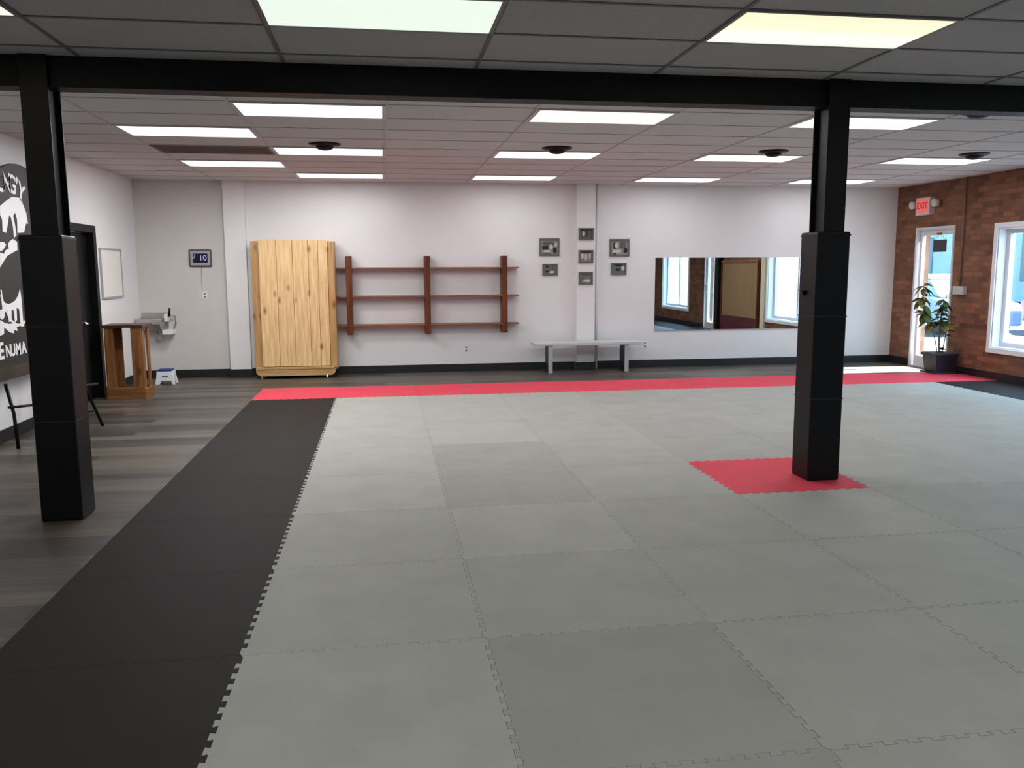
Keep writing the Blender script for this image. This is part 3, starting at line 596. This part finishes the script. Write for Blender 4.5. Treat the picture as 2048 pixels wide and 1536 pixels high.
window('window_1', 8.38, 10.66); window('window_2', 1.25, 3.42)
# exit sign
t = thing('exit_sign', 'red EXIT sign with two emergency lamp heads above the glass door', 'exit sign', (XR, 12.22, 2.5))
b = MB(); b.box(XR - .10, XR - .001, 12.08, 12.42, 2.375, 2.645); b.build('sign_housing', mat('exit_white', (.62, .58, .55), .5), t, bevel=.01)
b = MB(); b.box(XR - .103, XR - .100, 12.105, 12.40, 2.41, 2.62); b.build('sign_face', mat('exit_face', (.55, .12, .11), .5, emit=(.9, .16, .15), estr=.45), t)
Mx = Matrix.Translation((XR - .1045, 12.252, 2.515)) @ Matrix(((0, 0, -1, 0), (-1, 0, 0, 0), (0, 1, 0, 0), (0, 0, 0, 1)))
vs, fs = textmesh('EXIT', .135, Mx, .001, .003); b = MB(); b.add(vs, fs); b.build('sign_letters', mat('exit_letters', (.3, .02, .02), .5, emit=(.42, .02, .02), estr=.6), t)
for yy, dy in ((12.52, .02), (11.96, -.02)):
    b = MB(); b.tube([(XR - .05, 12.42 if dy > 0 else 12.08, 2.55), (XR - .06, yy, 2.55)], .012, 8)
    lh = b.build('lamp_arm', M_cream, t)
    b = MB(); b.lathe([(0, .05), (.05, .045), (.062, .0), (.062, -.035), (.05, -.045), (0, -.045)], (XR - .075, yy, 2.545), 18, 'X'); b.build('lamp_head', mat('lamp_head_cream', (.60, .57, .52), .4), t)
# conduit and box
t = thing('thermostat_box', 'pale wall box fed by a vertical conduit on the brick wall', 'switch box', (XR, 11.34, 1.22))
b = MB(); b.box(XR - .07, XR - .001, 11.23, 11.46, 1.165, 1.285); b.build('box_cover', mat('box_grey', (.50, .50, .47), .5), t, bevel=.008)
b = MB(); b.tube([(XR - .02, 11.37, 1.285), (XR - .02, 11.37, HC - .002)], .011, 8); b.build('conduit', noisy('conduit_paint', (.16, .10, .075), .5, 8, .2), t)
# ================================================================== PLANT
t = thing('potted_plant', 'leafy houseplant in a square dark pot beside the glass door', 'plant', (8.19, 11.38, .001))
px_, py_ = 8.20, 11.39
def frust(b, cx, cy, r0, r1, z0, z1):
    v = [(cx + s * r0, cy + q * r0, z0) for s, q in ((-1, -1), (1, -1), (1, 1), (-1, 1))] + [(cx + s * r1, cy + q * r1, z1) for s, q in ((-1, -1), (1, -1), (1, 1), (-1, 1))]
    return b.add(v, [(3, 2, 1, 0), (0, 1, 5, 4), (1, 2, 6, 5), (2, 3, 7, 6), (3, 0, 4, 7), (4, 5, 6, 7)])
b = MB(); frust(b, px_, py_, .145, .175, .022, .28); b.box(px_ - .19, px_ + .19, py_ - .19, py_ + .19, .265, .30); b.build('pot', M_pot, t, bevel=.008)
b = MB(); b.box(px_ - .19, px_ + .19, py_ - .19, py_ + .19, .001, .022); b.build('saucer', M_pot, t, bevel=.004)
b = MB(); b.box(px_ - .17, px_ + .17, py_ - .17, py_ + .17, .299, .306); b.build('soil', M_soil, t)
rp_ = random.Random(11)
def q2(p0, p1, p2, n=12): return [Vector(p0) * (1 - s) ** 2 + Vector(p1) * 2 * s * (1 - s) + Vector(p2) * s * s for s in [k / n for k in range(n + 1)]]
stems = [q2((px_ - .02, py_, .30), (px_ - .04, py_ + .02, .7), (px_ + .01, py_, 1.10)), q2((px_ - .06, py_, .30), (px_ - .10, py_ - .05, .50), (px_ - .30, py_ - .08, .80)),
         q2((px_ - .30, py_ - .08, .80), (px_ - .44, py_ - .08, 1.02), (px_ - .37, py_ - .06, 1.30)), q2((px_ + .03, py_, .30), (px_ + .08, py_, .6), (px_ + .09, py_ - .02, .86)), q2((px_ - .02, py_, .62), (px_ - .08, py_ - .05, .80), (px_ - .17, py_ - .04, .90))]
for i_, s_ in enumerate(stems):
    b = MB(); b.tube(s_, [.011 * (1 - .5 * k / len(s_)) * (1.3 if i_ == 0 else .7) for k in range(len(s_))], 8); b.build('stem', M_stem, t)
def leaf(b, p, d, L, Wd):
    d = Vector(d).normalized(); s_ = d.cross(Vector((0, 0, 1))); s_ = s_.normalized() if s_.length > .01 else Vector((1, 0, 0)); u = s_.cross(d); vs = []; fs = []; N = 6
    s_ = (s_ + u * rp_.uniform(-.7, .7)).normalized(); u = s_.cross(d)
    for k in range(N + 1):
        f_ = k / N; ww = Wd * math.sin(PI * min(1, f_ * .92 + .06)) ** .8; c = p + d * (L * f_) - Vector((0, 0, 1)) * (L * .35 * f_ * f_)
        vs += [c - s_ * ww + u * ww * .35, c, c + s_ * ww + u * ww * .35]
    for k in range(N): a = k * 3; fs += [(a, a + 1, a + 4, a + 3), (a + 1, a + 2, a + 5, a + 4)]
    b.add(vs, fs, True)
leaves = []
def cluster(st, lo, hi, n, L, yel):
    for k in range(n):
        f_ = rp_.uniform(lo, hi) * (len(st) - 1); a = int(f_); p = st[a].lerp(st[min(a + 1, len(st) - 1)], f_ - a)
        b = MB(); ang = rp_.uniform(0, 2 * PI); leaf(b, p, (math.cos(ang), math.sin(ang), rp_.uniform(-.9, .6)), L * rp_.uniform(.75, 1.2), L * .28)
        b.build('leaf', M_yleaf if rp_.random() < yel else M_greenleaf, t)
cluster(stems[2], .0, 1, 36, .15, .4); cluster(stems[0], .42, 1, 26, .135, .25); cluster(stems[1], .75, 1, 9, .13, .6); cluster(stems[3], .40, 1, 14, .12, .4); cluster(stems[4], .3, 1, 8, .12, .2)
cluster(stems[0], .02, .12, 4, .10, .7)
# ================================================================== THINGS SEEN IN THE MIRROR ON THE BRICK WALL
t = thing('plywood_panel', 'tan plywood panel with dark top rail on brick wall, seen in mirror', 'wall panel', (XR, 6.95, FZ))
b = MB(); b.box(XR - .06, XR - .001, 5.95, 7.98, .42, 1.70); b.build('panel_sheet', M_ply, t)
b = MB(); b.box(XR - .09, XR - .001, 5.92, 8.02, 1.70, 1.76); b.build('top_rail', M_redwoodX, t)
b = MB(); b.box(XR - .09, XR - .001, 5.92, 5.95, .001, 1.70).box(XR - .09, XR - .001, 7.98, 8.02, .001, 1.70); b.build('side_stile', M_redwood, t)
for a, c, lb in ((5.96, 6.96, 'maroon wall pad below the plywood panel, nearer the black post'), (6.97, 7.97, 'maroon wall pad below the plywood panel, nearer the window')):
    b = MB(); b.box(XR - .09, XR - .018, a, c, .001, .42); tag(b.build('wall_pad', M_maroon, bevel=.01), lb, 'wall pad', 'maroon wall pads')
b = MB(); b.box(XR - .05, XR - .001, 8.10, 8.28, FZ + .13, 2.3); tag(b.build('cream_board', M_cream, bevel=.003), 'narrow cream upright board beside the window, seen in mirror', 'board')
# ================================================================== OUTSIDE
b = MB(); b.box(XR + .25, 70, -30, 60, -.25, -.08); struct('ground', b, noisy('asphalt_pale', (.030, .036, .050), .9, 3, .15))
b = MB(); b.box(XR + .25, XR + 2.2, -30, 60, -.08, -.04); struct('sidewalk', b, noisy('concrete_pale', (.06, .062, .065), .9, 2, .08))
t = thing('sunblocker', 'added unseen canopy over the pavement outside the windows', 'sunblocker', (XR + .3, 4.2, 2.45))  # added out of view to keep direct sun off the windows
b = MB(); b.box(XR + .251, XR + 2.25, -3, 10.95, 2.45, 2.53); 
aw = mat('sunshield_blue_translucent', (.35, .55, .75), .8); n_ = aw.node_tree; tl = n_.nodes.new('ShaderNodeBsdfTranslucent'); tl.inputs[0].default_value = (.50, .72, .95, 1); mx_ = n_.nodes.new('ShaderNodeMixShader'); mx_.inputs[0].default_value = .75  # translucent blue sheet, added to pass diffuse daylight through the windows
n_.links.new(n_.nodes['Principled BSDF'].outputs[0], mx_.inputs[1]); n_.links.new(tl.outputs[0], mx_.inputs[2]); n_.links.new(mx_.outputs[0], n_.nodes['Material Output'].inputs[0])
b = MB(); b.add([(XR + .251, -3, 2.50), (XR + 2.25, -3, 2.50), (XR + 2.25, 10.95, 2.50), (XR + .251, 10.95, 2.50)], [(0, 1, 2, 3)]); b.build('sunshield', aw, t)
b = MB(); b.box(XR + 2.25, XR + 2.28, -3, 10.95, 2.42, 2.53); b.build('sunshield_rail', M_alu, t)
for yy in (-2.5, 4.0, 10.8): b = MB(); b.tube([(XR + 2.2, yy, 2.47), (XR + .252, yy, 2.95)], .02, 8); b.build('sunshield_stay', M_alu, t)
t = thing('shop_building', 'pale building across the street seen through the glass door', 'building', (34, 30, -.08))
b = MB(); b.box(30, 38, 4, 62, -.08, 4.5); b.build('building_wall', noisy('pale_blue_wall', (.36, .46, .52), .8, 1, .08), t)
b = MB(); b.box(29.8, 38.2, 3.8, 62.2, 4.5, 4.8); b.build('roof_edge', M_white, t)
for k in range(12): b = MB(); b.box(29.95, 30.0, 6 + k * 4.6, 8.6 + k * 4.6, .9, 3.2); b.build('shop_window', mat('shop_glass', (.08, .14, .18), .2), t)
def car(cx, cy, ang, paint, label):
    t = thing('car', label, 'car', (0, 0, 0), 'cars parked outside'); Mt = Matrix.Translation((cx, cy, -.08)) @ Matrix.Rotation(ang, 4, 'Z')
    def fin(b, n, m, bv=0): 
        b.v = [tuple(Mt @ Vector(v)) for v in b.v]; return b.build(n, m, t, bevel=bv)
    b = MB(); b.prism([(-2.2, .25), (-2.25, .62), (-2.1, .78), (-1.35, .88), (-1.0, .92), (1.0, .95), (1.9, .90), (2.2, .75), (2.2, .25)], -.86, .86, 'XZ'); fin(b, 'car_body', mat(label[:12], paint, .25, spec=.6), .06)
    b = MB(); b.prism([(-1.3, .90), (-.62, 1.36), (.75, 1.38), (1.6, .92)], -.72, .72, 'XZ'); fin(b, 'car_glasshouse', mat('car_glass', (.16, .28, .32), .08), .05)
    b = MB(); b.prism([(-.66, 1.35), (-.55, 1.42), (.7, 1.43), (.85, 1.35)], -.72, .72, 'XZ'); fin(b, 'car_roof', mat('car_roof' + label[:5], paint, .25), .02)
    for x in (-1.4, 1.4):
        for y in (-.84, .72):
            b = MB(); b.lathe([(0, 0), (.2, 0), (.2, .01), (.31, .01), (.31, .12), (0, .12)], (x, y, .31), 20, 'Y'); fin(b, 'wheel', mat('tyre', (.02, .02, .02), .7))
car(14.6, 20.2, 1.35, (.20, .26, .42), 'blue grey car parked outside, seen through the glass door')
car(17.2, 17.6, 1.5, (.55, .10, .14), 'red car parked outside, seen through the right window')
car(18.5, 25.5, 1.3, (.7, .72, .75), 'white car parked further back, seen through the glass door')
